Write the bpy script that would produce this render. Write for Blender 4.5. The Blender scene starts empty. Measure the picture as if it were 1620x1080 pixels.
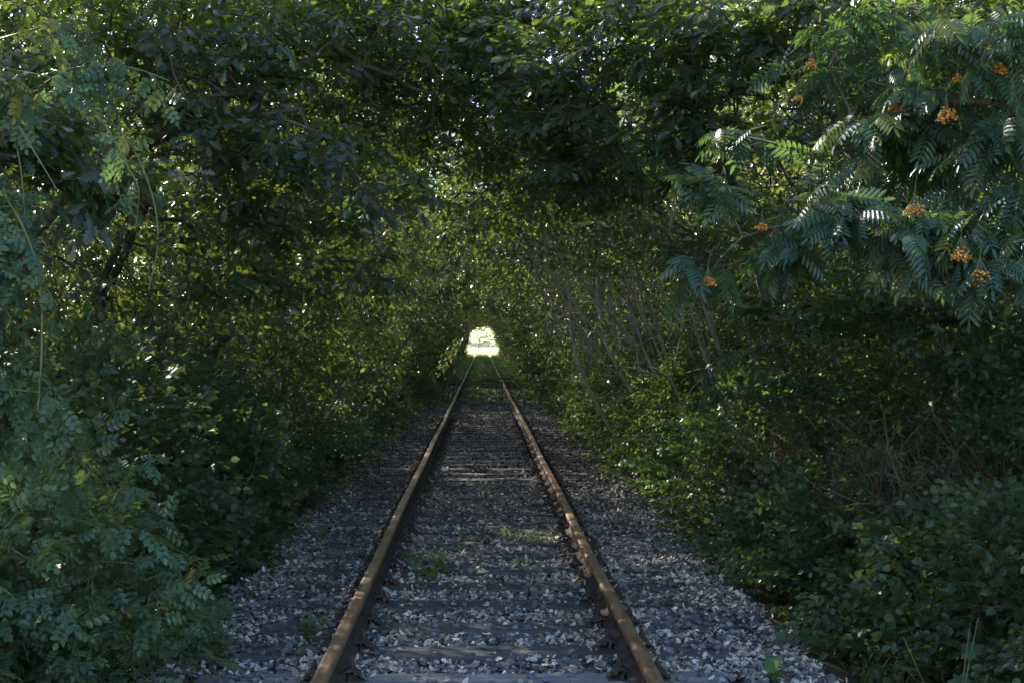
import bpy, math, random
import numpy as np
from mathutils import Vector

# ------------------------------------------------------------------ camera, sky, sun, exposure
SC = bpy.context.scene
COL = SC.collection
LENS = 48.0
CAMX, CAMZ = -0.02, 1.67
YAW = math.radians(-1.25)
cd = bpy.data.cameras.new("camera"); cam = bpy.data.objects.new("camera", cd); COL.objects.link(cam)
cam.location = (CAMX, 0, CAMZ); cam.rotation_euler = (math.radians(90), 0, YAW)
cd.lens = LENS; cd.sensor_width = 36; cd.clip_start = 0.1; cd.clip_end = 3000
SC.camera = cam

SUN_EL, SUN_ROT = math.radians(30.5), math.radians(-38)      # ahead and to the left
W = bpy.data.worlds.new("World"); SC.world = W; W.use_nodes = True
nt = W.node_tree
bg = nt.nodes["Background"]
sky = nt.nodes.new("ShaderNodeTexSky"); sky.sky_type = 'NISHITA'; sky.sun_disc = False
sky.sun_elevation = SUN_EL; sky.sun_rotation = SUN_ROT; sky.air_density = 1.0; sky.dust_density = 0.6; sky.ozone_density = 2.2
nt.links.new(sky.outputs[0], bg.inputs[0]); bg.inputs[1].default_value = 0.15
sl = bpy.data.lights.new("sun", 'SUN'); sun = bpy.data.objects.new("sun", sl); COL.objects.link(sun)
sl.energy = 5.0; sl.angle = math.radians(0.5); sl.color = (1.0, 0.93, 0.80)
sd = Vector((math.sin(SUN_ROT) * math.cos(SUN_EL), math.cos(SUN_ROT) * math.cos(SUN_EL), math.sin(SUN_EL)))
sun.rotation_euler = sd.to_track_quat('Z', 'Y').to_euler()
vs = SC.view_settings
vs.view_transform = 'Standard'; vs.look = 'None'; vs.gamma = 1.0; vs.use_curve_mapping = False
vs.exposure = 2.0
SC.cycles.max_bounces = 4; SC.cycles.diffuse_bounces = 1; SC.cycles.glossy_bounces = 2
SC.cycles.transmission_bounces = 4; SC.cycles.transparent_max_bounces = 4
SC.cycles.use_denoising = True
SC.cycles.sample_clamp_indirect = 4.0

rng = np.random.default_rng(7)
random.seed(7)
F = 1620 * LENS / 36.0

def at(px, py, d):
    """world point seen at photograph pixel (px, py), d metres ahead"""
    u = (px - 810) / F; w = (540 - py) / F
    c, s = math.cos(YAW), math.sin(YAW)
    fx, fy = -s, c
    rx, ry = c, s
    vx, vy = fx + u * rx, fy + u * ry
    k = d / vy
    return np.array([CAMX + vx * k, d, CAMZ + w * k])

# ------------------------------------------------------------------ materials
def mat(name, base, rough=0.8, spec=0.3, metallic=0.0):
    m = bpy.data.materials.new(name); m.use_nodes = True
    p = m.node_tree.nodes["Principled BSDF"]
    p.inputs["Base Color"].default_value = (*base, 1); p.inputs["Roughness"].default_value = rough
    p.inputs["Specular IOR Level"].default_value = spec; p.inputs["Metallic"].default_value = metallic
    return m

def ramp(nt, src, stops):
    r = nt.nodes.new("ShaderNodeValToRGB"); el = r.color_ramp.elements
    el[0].position, el[0].color = stops[0][0], (*stops[0][1], 1)
    el[1].position, el[1].color = stops[-1][0], (*stops[-1][1], 1)
    for p, c in stops[1:-1]:
        e = el.new(p); e.color = (*c, 1)
    nt.links.new(src, r.inputs[0]); return r.outputs[0]

def leaf_mat(name, stops, trans, tmix=0.36, rough=0.42, spec=0.5, veins=True):
    """leaf blade: tinted by the per-leaf 'tint' value, part of the light shines through"""
    m = bpy.data.materials.new(name); m.use_nodes = True; n = m.node_tree
    p = n.nodes["Principled BSDF"]; out = n.nodes["Material Output"]
    a = n.nodes.new("ShaderNodeAttribute"); a.attribute_name = "tint"
    c = ramp(n, a.outputs["Fac"], stops)
    n.links.new(c, p.inputs["Base Color"])
    p.inputs["Roughness"].default_value = rough; p.inputs["Specular IOR Level"].default_value = spec
    tr = n.nodes.new("ShaderNodeBsdfTranslucent")
    mc = n.nodes.new("ShaderNodeMixRGB"); mc.blend_type = 'MIX'; mc.inputs[0].default_value = 0.25
    mc.inputs[1].default_value = (*trans, 1); n.links.new(c, mc.inputs[2])
    n.links.new(mc.outputs[0], tr.inputs[0])
    mx = n.nodes.new("ShaderNodeMixShader"); mx.inputs[0].default_value = tmix
    n.links.new(p.outputs[0], mx.inputs[1]); n.links.new(tr.outputs[0], mx.inputs[2])
    n.links.new(mx.outputs[0], out.inputs[0])
    return m

def noisy(name, stops, scale, rough=0.85, spec=0.25, bump=0.0, bscale=None, detail=6, stretch=(1, 1, 1), metallic=0.0):
    m = bpy.data.materials.new(name); m.use_nodes = True; n = m.node_tree
    p = n.nodes["Principled BSDF"]
    tc = n.nodes.new("ShaderNodeTexCoord"); mp = n.nodes.new("ShaderNodeMapping"); mp.inputs["Scale"].default_value = stretch
    n.links.new(tc.outputs["Object"], mp.inputs[0])
    t = n.nodes.new("ShaderNodeTexNoise"); t.inputs["Scale"].default_value = scale; t.inputs["Detail"].default_value = detail
    t.inputs["Roughness"].default_value = 0.65
    n.links.new(mp.outputs[0], t.inputs["Vector"])
    n.links.new(ramp(n, t.outputs["Fac"], stops), p.inputs["Base Color"])
    p.inputs["Roughness"].default_value = rough; p.inputs["Specular IOR Level"].default_value = spec; p.inputs["Metallic"].default_value = metallic
    if bump:
        t2 = n.nodes.new("ShaderNodeTexNoise"); t2.inputs["Scale"].default_value = bscale or scale * 2; t2.inputs["Detail"].default_value = 8
        n.links.new(mp.outputs[0], t2.inputs["Vector"])
        b = n.nodes.new("ShaderNodeBump"); b.inputs["Strength"].default_value = bump; b.inputs["Distance"].default_value = 0.02
        n.links.new(t2.outputs["Fac"], b.inputs["Height"]); n.links.new(b.outputs[0], p.inputs["Normal"])
    return m

def tinted(name, stops, rough=0.85, spec=0.3):
    m = bpy.data.materials.new(name); m.use_nodes = True; n = m.node_tree
    p = n.nodes["Principled BSDF"]
    a = n.nodes.new("ShaderNodeAttribute"); a.attribute_name = "tint"
    n.links.new(ramp(n, a.outputs["Fac"], stops), p.inputs["Base Color"])
    p.inputs["Roughness"].default_value = rough; p.inputs["Specular IOR Level"].default_value = spec
    return m

M = {}
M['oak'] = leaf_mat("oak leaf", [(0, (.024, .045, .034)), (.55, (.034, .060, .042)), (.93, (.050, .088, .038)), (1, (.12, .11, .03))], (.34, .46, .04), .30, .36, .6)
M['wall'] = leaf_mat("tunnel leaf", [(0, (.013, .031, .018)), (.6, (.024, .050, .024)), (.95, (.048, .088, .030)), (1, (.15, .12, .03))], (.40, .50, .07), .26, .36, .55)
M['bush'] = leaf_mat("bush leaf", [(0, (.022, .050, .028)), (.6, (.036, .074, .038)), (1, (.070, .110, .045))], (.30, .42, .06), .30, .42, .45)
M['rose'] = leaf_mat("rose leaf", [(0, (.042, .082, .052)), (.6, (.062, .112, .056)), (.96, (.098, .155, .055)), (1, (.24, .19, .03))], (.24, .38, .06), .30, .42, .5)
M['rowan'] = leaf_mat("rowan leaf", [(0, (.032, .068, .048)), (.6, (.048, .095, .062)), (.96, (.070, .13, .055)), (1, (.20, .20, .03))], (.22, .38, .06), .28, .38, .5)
M['weed'] = leaf_mat("weed leaf", [(0, (.05, .11, .03)), (1, (.10, .19, .05))], (.26, .42, .05), .38, .5, .4)
M['grass'] = leaf_mat("grass blade", [(0, (.05, .10, .03)), (.8, (.10, .16, .05)), (1, (.30, .26, .13))], (.30, .40, .08), .40, .5, .4)
M['glareleaf'] = leaf_mat("glare painted leaf", [(0, (.16, .24, .10)), (1, (.42, .48, .32))], (.56, .66, .42), .5, .5, .4)  # blown-out light beyond the opening is put into this pale leaf colour
M['straw'] = leaf_mat("glare painted straw", [(0, (.38, .40, .20)), (1, (.62, .58, .38))], (.60, .60, .34), .45, .6, .4)  # straw tone raised so the far grass carries painted glare
M['bark'] = noisy("bark", [(.3, (.045, .036, .028)), (.55, (.105, .085, .066)), (.75, (.20, .18, .15))], 9, .9, .15, .5, 25, stretch=(1, 1, .35))
M['sunbark'] = noisy("sun painted bark", [(.3, (.22, .19, .14)), (.55, (.38, .34, .27)), (.75, (.52, .48, .41))], 9, .85, .2, .4, 25, stretch=(1, 1, .35))  # lit version of bark: sunlight on the leaning stems painted into the colour
M['twig'] = noisy("twig bark", [(.3, (.06, .045, .035)), (.7, (.16, .12, .09))], 14, .85, .2)
M['dry'] = noisy("dry twig", [(.3, (.07, .045, .03)), (.7, (.20, .14, .10))], 14, .85, .2)
M['cane'] = noisy("green cane", [(.3, (.09, .11, .04)), (.7, (.18, .17, .08))], 8, .6, .4)
M['berry'] = tinted("rowan berry", [(0, (.34, .07, .010)), (.5, (.60, .20, .02)), (1, (.72, .40, .06))], .35, .5)
M['stone'] = tinted("ballast stone", [(0, (.045, .046, .052)), (.45, (.125, .125, .135)), (.72, (.21, .205, .215)), (.82, (.30, .295, .30)), (.85, (.075, .055, .040)), (1, (.13, .10, .075))], .82, .35)
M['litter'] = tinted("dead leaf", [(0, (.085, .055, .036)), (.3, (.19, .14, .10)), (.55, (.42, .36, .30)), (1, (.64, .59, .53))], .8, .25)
M['bed'] = noisy("ballast bed", [(.3, (.022, .020, .019)), (.5, (.050, .046, .044)), (.64, (.085, .075, .066)), (.74, (.20, .17, .14))], 26, .95, .2, .9, 40)
M['soil'] = noisy("forest soil", [(.3, (.030, .022, .015)), (.6, (.070, .052, .034)), (.8, (.12, .10, .05))], 3, .95, .15, .8, 18)
M['sleeper'] = noisy("sleeper timber", [(.3, (.040, .040, .042)), (.55, (.085, .084, .086)), (.75, (.14, .135, .13))], 6, .9, .25, .8, 14, stretch=(.25, 2.4, 1))
M['oldwood'] = noisy("silver timber", [(.3, (.10, .10, .11)), (.55, (.20, .20, .21)), (.75, (.30, .30, .30))], 6, .85, .25, .9, 14, stretch=(.2, 3.2, 1))
M['head'] = noisy("rail head rust", [(.3, (.09, .045, .024)), (.47, (.20, .105, .052)), (.58, (.27, .165, .09)), (.72, (.13, .068, .036))], 7, .42, .5, .35, 90, stretch=(4, .5, 1), metallic=.35)
M['web'] = noisy("rail web rust", [(.3, (.030, .022, .018)), (.6, (.070, .050, .040)), (.8, (.11, .08, .06))], 14, .85, .25, .4, 50)
M['iron'] = noisy("rusty iron", [(.3, (.028, .020, .017)), (.6, (.065, .045, .036)), (.8, (.10, .07, .05))], 22, .8, .3, .5, 60)
M['paper'] = mat("white scrap", (.75, .75, .77), .6)
M['violet'] = mat("violet petal", (.16, .02, .30), .5)

# ------------------------------------------------------------------ mesh helpers
def mesh(name, V, Fc, m, parent=None, tint=None, smooth=False, loc=None, midx=None):
    V = np.asarray(V, dtype=np.float32); Fc = np.asarray(Fc, dtype=np.int32)
    me = bpy.data.meshes.new(name)
    nf, k = Fc.shape
    me.vertices.add(len(V)); me.vertices.foreach_set("co", V.ravel())
    me.loops.add(nf * k); me.loops.foreach_set("vertex_index", Fc.ravel())
    me.polygons.add(nf); me.polygons.foreach_set("loop_start", np.arange(0, nf * k, k, dtype=np.int32))
    me.polygons.foreach_set("use_smooth", np.full(nf, smooth, dtype=bool))
    for mm in (m if isinstance(m, (list, tuple)) else [m]): me.materials.append(mm)
    if midx is not None: me.polygons.foreach_set("material_index", np.asarray(midx, dtype=np.int32))
    me.update(calc_edges=True)
    if tint is not None:
        a = me.attributes.new("tint", 'FLOAT', 'POINT'); a.data.foreach_set("value", np.asarray(tint, dtype=np.float32))
    o = bpy.data.objects.new(name, me); COL.objects.link(o)
    if parent: o.parent = parent
    if loc is not None: o.location = loc
    return o

def tag(o, label=None, cat=None, group=None, kind=None):
    if label: o['label'] = label
    if cat: o['category'] = cat
    if group: o['group'] = group
    if kind: o['kind'] = kind
    return o

def empty(name, loc=(0, 0, 0), rz=0.0):
    o = bpy.data.objects.new(name, None); COL.objects.link(o)
    o.location = tuple(float(v) for v in loc); o.rotation_euler = (0, 0, rz); o.empty_display_size = .3
    return o

def copy_tree(src, loc, rz, label, group=None, scale=1.0, cat=None):
    c = src.copy(); COL.objects.link(c)
    c.location = tuple(float(v) for v in loc); c.rotation_euler = (0, 0, rz)
    c.scale = (scale, scale, scale) if not isinstance(scale, tuple) else scale
    c['label'] = label
    if group: c['group'] = group
    if cat: c['category'] = cat
    for ch in src.children:
        k = ch.copy(); COL.objects.link(k); k.parent = c
        for g in ch.children:
            gg = g.copy(); COL.objects.link(gg); gg.parent = k
    return c

def norm(a): return a / np.maximum(np.linalg.norm(a, axis=-1, keepdims=True), 1e-9)

def frames(d, n):
    """orthonormal frames (rows: along, side, normal)"""
    x = norm(d); y = norm(np.cross(n, x)); z = np.cross(x, y)
    return np.stack([x, y, z], axis=1)

def place(T, pos, d, n, size, tint=None):
    """copies of template T=(V,F) at many frames"""
    TV, TF = T
    R = frames(d, n)
    size = np.broadcast_to(size, (len(pos),)).reshape(-1, 1, 1)
    V = np.einsum('vi,nij->nvj', TV, R) * size + pos[:, None, :]
    k = len(TV)
    Fc = (TF[None] + (np.arange(len(pos)) * k)[:, None, None]).reshape(-1, TF.shape[1])
    if tint is None: tint = rng.random(len(pos))
    return V.reshape(-1, 3), Fc, np.repeat(tint, k)

def merge(parts):
    Vs, Fs, Ts, off = [], [], [], 0
    for p in parts:
        Vs.append(p[0]); Fs.append(p[1] + off); off += len(p[0])
        if len(p) > 2: Ts.append(p[2])
    return np.concatenate(Vs), np.concatenate(Fs), (np.concatenate(Ts) if Ts else None)

def tubes(A, B, ra, rb, sides=5):
    """tapered quads round many segments"""
    A = np.asarray(A, float); B = np.asarray(B, float)
    d = norm(B - A); ref = np.where(np.abs(d[:, 2:3]) > .9, np.array([[1., 0, 0]]), np.array([[0, 0, 1.]]))
    s = norm(np.cross(d, ref)); t = np.cross(d, s)
    an = np.arange(sides) * 2 * np.pi / sides
    ring = np.cos(an)[None, :, None] * s[:, None] + np.sin(an)[None, :, None] * t[:, None]
    ra = np.asarray(ra).reshape(-1, 1, 1); rb = np.asarray(rb).reshape(-1, 1, 1)
    V = np.concatenate([A[:, None] + ring * ra, B[:, None] + ring * rb], axis=1)
    i = np.arange(sides); j = (i + 1) % sides
    q = np.stack([i, j, j + sides, i + sides], axis=1)
    Fc = (q[None] + (np.arange(len(A)) * 2 * sides)[:, None, None]).reshape(-1, 4)
    return V.reshape(-1, 3), Fc

def poly_tube(pts, r0, r1, sides=6):
    pts = np.asarray(pts, float); n = len(pts)
    r = np.linspace(r0, r1, n)
    d = norm(np.gradient(pts, axis=0))
    ref = np.array([0, 0, 1.]) if abs(d[0][2]) < .9 else np.array([1., 0, 0])
    s = norm(np.cross(d, ref)); t = np.cross(d, s)
    an = np.arange(sides) * 2 * np.pi / sides
    V = pts[:, None] + (np.cos(an)[None, :, None] * s[:, None] + np.sin(an)[None, :, None] * t[:, None]) * r[:, None, None]
    Fc = []
    for k in range(n - 1):
        for i in range(sides):
            j = (i + 1) % sides
            Fc.append((k * sides + i, k * sides + j, (k + 1) * sides + j, (k + 1) * sides + i))
    return V.reshape(-1, 3), np.array(Fc)

def curve_pts(P, n=24):
    """Catmull-Rom through control points"""
    P = np.asarray(P, float); P = np.vstack([2 * P[0] - P[1], P, 2 * P[-1] - P[-2]])
    out = []
    m = len(P) - 3
    for t in np.linspace(0, m - 1e-6, n):
        i = int(t); u = t - i
        a, b, c, e = P[i:i + 4]
        out.append(.5 * ((2 * b) + (-a + c) * u + (2 * a - 5 * b + 4 * c - e) * u * u + (-a + 3 * b - 3 * c + e) * u ** 3))
    return np.array(out)

# ------------------------------------------------------------------ leaf templates: x along, y across, z up
def half_strip(xs, ws, zc=.12, droop=.12):
    """blade from midrib stations; folded along the midrib and drooping to the tip"""
    V, Fc = [], []
    n = len(xs)
    for i in range(n): V.append((xs[i], 0, -droop * xs[i] ** 2))
    ri, li = [], []
    for i in range(n):
        if ws[i] > 0:
            ri.append(len(V)); V.append((xs[i], -ws[i], zc * ws[i] * 2 - droop * xs[i] ** 2))
            li.append(len(V)); V.append((xs[i], ws[i], zc * ws[i] * 2 - droop * xs[i] ** 2))
        else: ri.append(None); li.append(None)
    for i in range(n - 1):
        a, b = i, i + 1
        if ri[a] is None: Fc += [(a, ri[b], b), (a, b, li[b])]
        elif ri[b] is None: Fc += [(a, ri[a], b), (a, b, li[a])]
        else: Fc += [(a, ri[a], ri[b]), (a, ri[b], b), (a, b, li[b]), (a, li[b], li[a])]
    return np.array(V, float), np.array(Fc)

def oak_leaf():
    # stations follow the lobes of an oak leaf
    st = [(0.0, 0.0), (.10, .03), (.18, .11), (.24, .135), (.29, .065), (.37, .19), (.44, .235), (.49, .10), (.57, .25), (.65, .29), (.70, .13), (.77, .20), (.84, .22), (.88, .12), (.95, .10), (1.0, 0.0)]
    V, Fc = half_strip([s[0] for s in st], [s[1] for s in st], .10, .18)
    k = V[:, 1]; V[:, 0] += np.abs(k) * .28
    return V, Fc

SIMPLE = half_strip([0, .3, .7, 1], [0, .25, .22, 0], .18, .2)
LOW = half_strip([0, .45, 1], [0, .28, 0], .2, .22)
OVAL = half_strip([0, .25, .65, 1], [0, .33, .33, 0], .14, .12)
OAK = oak_leaf()
OAKMID = half_strip([0, .2, .32, .55, .66, .85, 1], [0, .16, .07, .28, .13, .22, 0], .12, .2)

def compound(nleaf, leaf, llen, spread=62, droop=.25, curl=.0, base=.22):
    parts = []
    pos, d, n = [], [], []
    pairs = (nleaf - 1) // 2
    for i in range(pairs):
        t = base + (1 - base) * i / pairs
        for sgn in (-1, 1):
            a = math.radians(spread - 18 * t) * sgn
            pos.append((t, 0, -droop * t * t)); d.append((math.cos(a), math.sin(a), -.12 - droop * t)); n.append((curl, -sgn * .25, 1))
    pos.append((1, 0, -droop)); d.append((1, 0, -2 * droop)); n.append((0, 0, 1))
    pos = np.array(pos); d = np.array(d, float); n = np.array(n, float)
    t = pos[:, 0]; s = llen * (1 - .28 * np.abs(t - .6) / .6)
    V, Fc, _ = place(leaf, pos, d, n, s)
    # midrib as a thin sliver
    st = np.linspace(0, 1, 4)
    rv = []
    for q in st:
        rv += [(q, -.012, -droop * q * q + .004), (q, .012, -droop * q * q + .004)]
    rf = []
    for i in range(3):
        a = 2 * i; rf += [(a, a + 1, a + 3), (a, a + 3, a + 2)]
    V2 = np.vstack([V, np.array(rv)]); F2 = np.vstack([Fc, np.array(rf) + len(V)])
    return V2, F2

ROSE = compound(7, half_strip([0, .28, .68, 1], [0, .30, .29, 0], .12, .12), .44, 66, .22)
ROSE[0][:, 0] *= 1.0
ROWAN = compound(13, half_strip([0, .22, .7, 1], [0, .115, .125, 0], .12, .22), .40, 66, .30)

def palmate(lobes=5):
    V = [(0, 0, 0), (.42, 0, .02)]; out = []
    angs = np.linspace(-120, 120, lobes)
    L = {5: [.45, .62, .72, .62, .45]}[lobes]
    for i, a in enumerate(angs):
        r = math.radians(a)
        out.append((.38 + L[i] * math.cos(r) * .9, L[i] * math.sin(r), -.10 * L[i]))
        if i < lobes - 1:
            r2 = math.radians((a + angs[i + 1]) / 2); out.append((.38 + .33 * math.cos(r2), .33 * math.sin(r2), .0))
    V += out
    Fc = [(1, 2 + i, 3 + i) for i in range(len(out) - 1)] + [(0, 2, 1), (0, 1, len(out) + 1)]
    return np.array(V, float), np.array(Fc)
MAPLE = palmate()

# ------------------------------------------------------------------ sprays: leaf placements along small twigs
def make_spray(nside, per, L, lsize, petiole=.02, fan=50, alt=True):
    pos, d, n, segA, segB = [], [], [], [], []
    main = curve_pts([(0, 0, 0), (L * .5, random.uniform(-.06, .06) * L, .03 * L), (L, random.uniform(-.1, .1) * L, -.08 * L)], 8)
    axes = [(main, per)]
    for k in range(nside):
        t = .15 + .75 * (k + .5) / nside
        b = main[int(t * 7)]
        a = math.radians(random.uniform(fan - 15, fan + 15)) * (1 if k % 2 else -1)
        ll = L * random.uniform(.35, .6)
        e = b + ll * np.array([math.cos(a), math.sin(a), random.uniform(-.25, .2)])
        axes.append((curve_pts([b, (b + e) / 2 + np.array([0, 0, .03 * L]), e], 5), max(3, int(per * .6))))
    for pts, cnt in axes:
        for i in range(len(pts) - 1): segA.append(pts[i]); segB.append(pts[i + 1])
        for i in range(cnt):
            t = (.15 + .85 * i / max(1, cnt - 1)); f = t * (len(pts) - 1); j = min(int(f), len(pts) - 2); u = f - j
            p = pts[j] * (1 - u) + pts[j + 1] * u
            tg = norm(pts[j + 1] - pts[j])
            sgn = (1 if i % 2 else -1)
            a = math.radians(random.uniform(35, 75)) * sgn if i < cnt - 1 else random.uniform(-.3, .3)
            ca, sa = math.cos(a), math.sin(a)
            dd = np.array([tg[0] * ca - tg[1] * sa, tg[0] * sa + tg[1] * ca, tg[2] + random.uniform(-.45, .15)])
            pos.append(p + dd * petiole); d.append(dd)
            n.append(np.array([random.gauss(0, .35), random.gauss(0, .35), 1]))
    return np.array(pos), norm(np.array(d)), norm(np.array(n)), np.array(segA), np.array(segB)

def sprays_at(targets, dirs, variants, leafT, lsize, lvar=.25, scale=None, clip=None, up=1.0, twig_r=.0022, twigs=True, tints=None):
    """leaf mesh + twig mesh for sprays set on targets"""
    parts, tw = [], []
    vi = rng.integers(0, len(variants), len(targets))
    sc_all = rng.uniform(.8, 1.2, len(targets)) if scale is None else scale
    for v in range(len(variants)):
        idx = np.where(vi == v)[0]
        if not len(idx): continue
        P, D, N, SA, SB = variants[v]
        X = dirs[idx].copy(); Z = np.zeros_like(X); Z[:, 2] = up; Z += rng.normal(0, .35, Z.shape)
        R = frames(X, Z); s = sc_all[idx][:, None, None]
        pos = np.einsum('vi,nij->nvj', P, R) * s + targets[idx][:, None]
        dd = np.einsum('vi,nij->nvj', D, R); nn = np.einsum('vi,nij->nvj', N, R)
        pos = pos.reshape(-1, 3); dd = dd.reshape(-1, 3) + rng.normal(0, .18, (len(pos), 3)); nn = nn.reshape(-1, 3) + rng.normal(0, .30, (len(pos), 3))
        dd[:, 2] -= .06
        tn = np.clip(np.repeat(rng.normal(.45, .2, len(idx)) if tints is None else tints[idx], len(P)) + rng.normal(0, .18, len(pos)), 0, 1)
        if clip is not None:
            k = ~clip(pos + dd * lsize * .5); pos, dd, nn, tn = pos[k], dd[k], nn[k], tn[k]
        sz = lsize * rng.uniform(1 - lvar, 1 + lvar, len(pos))
        parts.append(place(leafT, pos, dd, nn, sz, tn))
        if twigs:
            a = np.einsum('vi,nij->nvj', SA, R) * s + targets[idx][:, None]
            b = np.einsum('vi,nij->nvj', SB, R) * s + targets[idx][:, None]
            a = a.reshape(-1, 3); b = b.reshape(-1, 3)
            if clip is not None:
                k = ~clip(b); a, b = a[k], b[k]
            tw.append(tubes(a, b, np.full(len(a), twig_r), np.full(len(a), twig_r * .8), 3))
    V, Fc, T = merge(parts)
    return (V, Fc, T), (merge(tw)[:2] if tw else None)

def grow(stems, targets, step=.35, jitter=.05, r0=.0035, expo=.48, sag=.12, rmin=.003):
    """stems: list of polylines. Every target is tied by a bent branch to the nearest wood. Returns segments and branch directions"""
    P, par = [], []
    for s in stems:
        for i, p in enumerate(s):
            par.append(-1 if i == 0 else len(P) - 1); P.append(np.asarray(p, float))
    nstem = len(P)
    cap = nstem + len(targets) * 14 + 10
    A = np.zeros((cap, 3)); A[:nstem] = P; n = nstem
    par = par + [0] * (cap - nstem)
    st = A[:nstem]
    order = np.argsort([np.min(np.linalg.norm(st - t, axis=1)) for t in targets])
    dirs = np.zeros((len(targets), 3))
    for ti in order:
        t = targets[ti]
        dd = A[:n] - t
        cost = np.sqrt((dd ** 2).sum(1)) + .7 * np.maximum(0, dd[:, 2]) + .0
        j = int(np.argmin(cost)); b = A[j]; L = np.linalg.norm(t - b)
        k = min(12, max(1, int(math.ceil(L / step))))
        pj = par[j]; pd = norm(b - A[pj]) if pj >= 0 else np.array([0, 0, 1.])
        prev = j
        c1 = b + pd * L * .3 + np.array([0, 0, sag * L])
        for q in range(1, k + 1):
            u = q / k
            p = (1 - u) ** 2 * b + 2 * u * (1 - u) * c1 + u * u * t
            if q < k: p = p + rng.normal(0, jitter * min(1, L), 3)
            A[n] = p; par[n] = prev; prev = n; n += 1
        dirs[ti] = A[n - 1] - A[par[n - 1]]
    par = np.array(par[:n]); A = A[:n]
    cnt = np.zeros(n); cnt[np.setdiff1d(np.arange(n), par)] = 1
    for i in range(n - 1, -1, -1):
        if par[i] >= 0: cnt[par[i]] += cnt[i]
    r = np.maximum(rmin, r0 * cnt ** expo)
    k = np.where(par >= 0)[0]
    return A[k], A[par[k]], r[k], np.minimum(r[par[k]], r[k] * 1.7), norm(dirs + 1e-6)

# ------------------------------------------------------------------ clear space round the track
def tunnel(X, z, a=1.85, h=3.5, p=2.6):
    return (np.abs(X) / a) ** p + (np.maximum(z, 0) / h) ** p

# ------------------------------------------------------------------ plants
def build_plant(name, label, cat, group, loc, wood, leaves, leafm, woodm, foliage='crown', trunk='trunk', rz=0.0):
    t = tag(empty(name, loc, rz), label, cat, group)
    mesh(trunk, wood[0], wood[1], woodm, t, smooth=True)
    mesh(foliage, leaves[0], leaves[1], leafm, t, leaves[2])
    return t

TX = 4.2     # a wall tree stands this far from the track's axis; local +x points at the track
wall_sprays = [make_spray(4, 9, .62, .09) for _ in range(6)]

def wall_tree_data(seed, N=620, H=8.5, lean=1.0, leaf=LOW, lsize=.095, stems_n=3, outer=False, gap=0.0):
    global rng
    rng = np.random.default_rng(seed); random.seed(seed)
    P = []
    while len(P) < N:
        x = rng.uniform(-2.2, TX + 1.6); y = rng.uniform(-2.9, 2.9); z = rng.uniform(.8, H)
        X = TX - x
        e = tunnel(X, z, 1.95 + .25 * math.sin(y * 1.7 + seed), 3.75 + .3 * math.sin(y * 2.3 + seed * 2))
        if e < 1: continue
        if z > H - .32 * max(0, x) ** 1.5: continue
        if (y / 2.9) ** 2 + ((z - 4) / 5.2) ** 2 + (max(0, -x) / 2.6) ** 2 > 1.05: continue
        if x < .6 and z < 1.6: continue
        if e > 3.2 and rng.random() > .5: continue
        if x > TX - 1.2 and rng.random() > .62: continue
        if gap and e < 2.4 and 1.5 < z < 3.6 and rng.random() < gap: continue
        # clumping, so that there are holes to look through
        if math.sin(x * 1.7 + seed) * math.sin(y * 2.0 + 1.3 * seed) * math.sin(z * 1.8 + .7 * seed) > .07: continue
        P.append((x, y, z))
    P = np.array(P)
    stems = []
    for k in range(stems_n):
        y0 = rng.normal(0, .25); ang = rng.uniform(-.5, .5)
        top = np.array([rng.uniform(.4, 2.6) * lean, ang * 3.2, rng.uniform(H * .62, H * .85)])
        b = np.array([rng.normal(0, .15), y0, -.4])
        stems.append(curve_pts([b, b + (top - b) * .35 + np.array([-.15, 0, .25]), b + (top - b) * .7 + rng.normal(0, .12, 3), top], 16))
    A, B, ra, rb, dr = grow(stems, P, .4, .06, .0042, .52)
    out = norm(P - np.array([.6, 0, 3.5])); out[:, 2] *= .4
    dirs = norm(dr * .6 + out * .7 + rng.normal(0, .35, P.shape)); dirs[:, 2] -= .12
    clip = lambda p: tunnel(TX - p[:, 0], p[:, 2], 1.72, 3.35) < 1 + .30 * np.sin(p[:, 1] * 3.1 + p[:, 2] * 4 + seed) + .2 * np.sin(p[:, 1] * 9 + p[:, 2] * 7)
    lv, tw = sprays_at(P, dirs, wall_sprays, leaf, lsize, .3, clip=clip, tints=np.clip(rng.normal(.45, .22, len(P)), 0, 1))
    return join_wood(tubes(A, B, ra, rb, 5), tw), lv

def join_wood(wv, tw):
    """quads of both sets (the twigs are three-sided tubes, so quads too)"""
    if tw is None: return wv
    V, Fc, _ = merge([wv, tw]); return V, Fc

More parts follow.
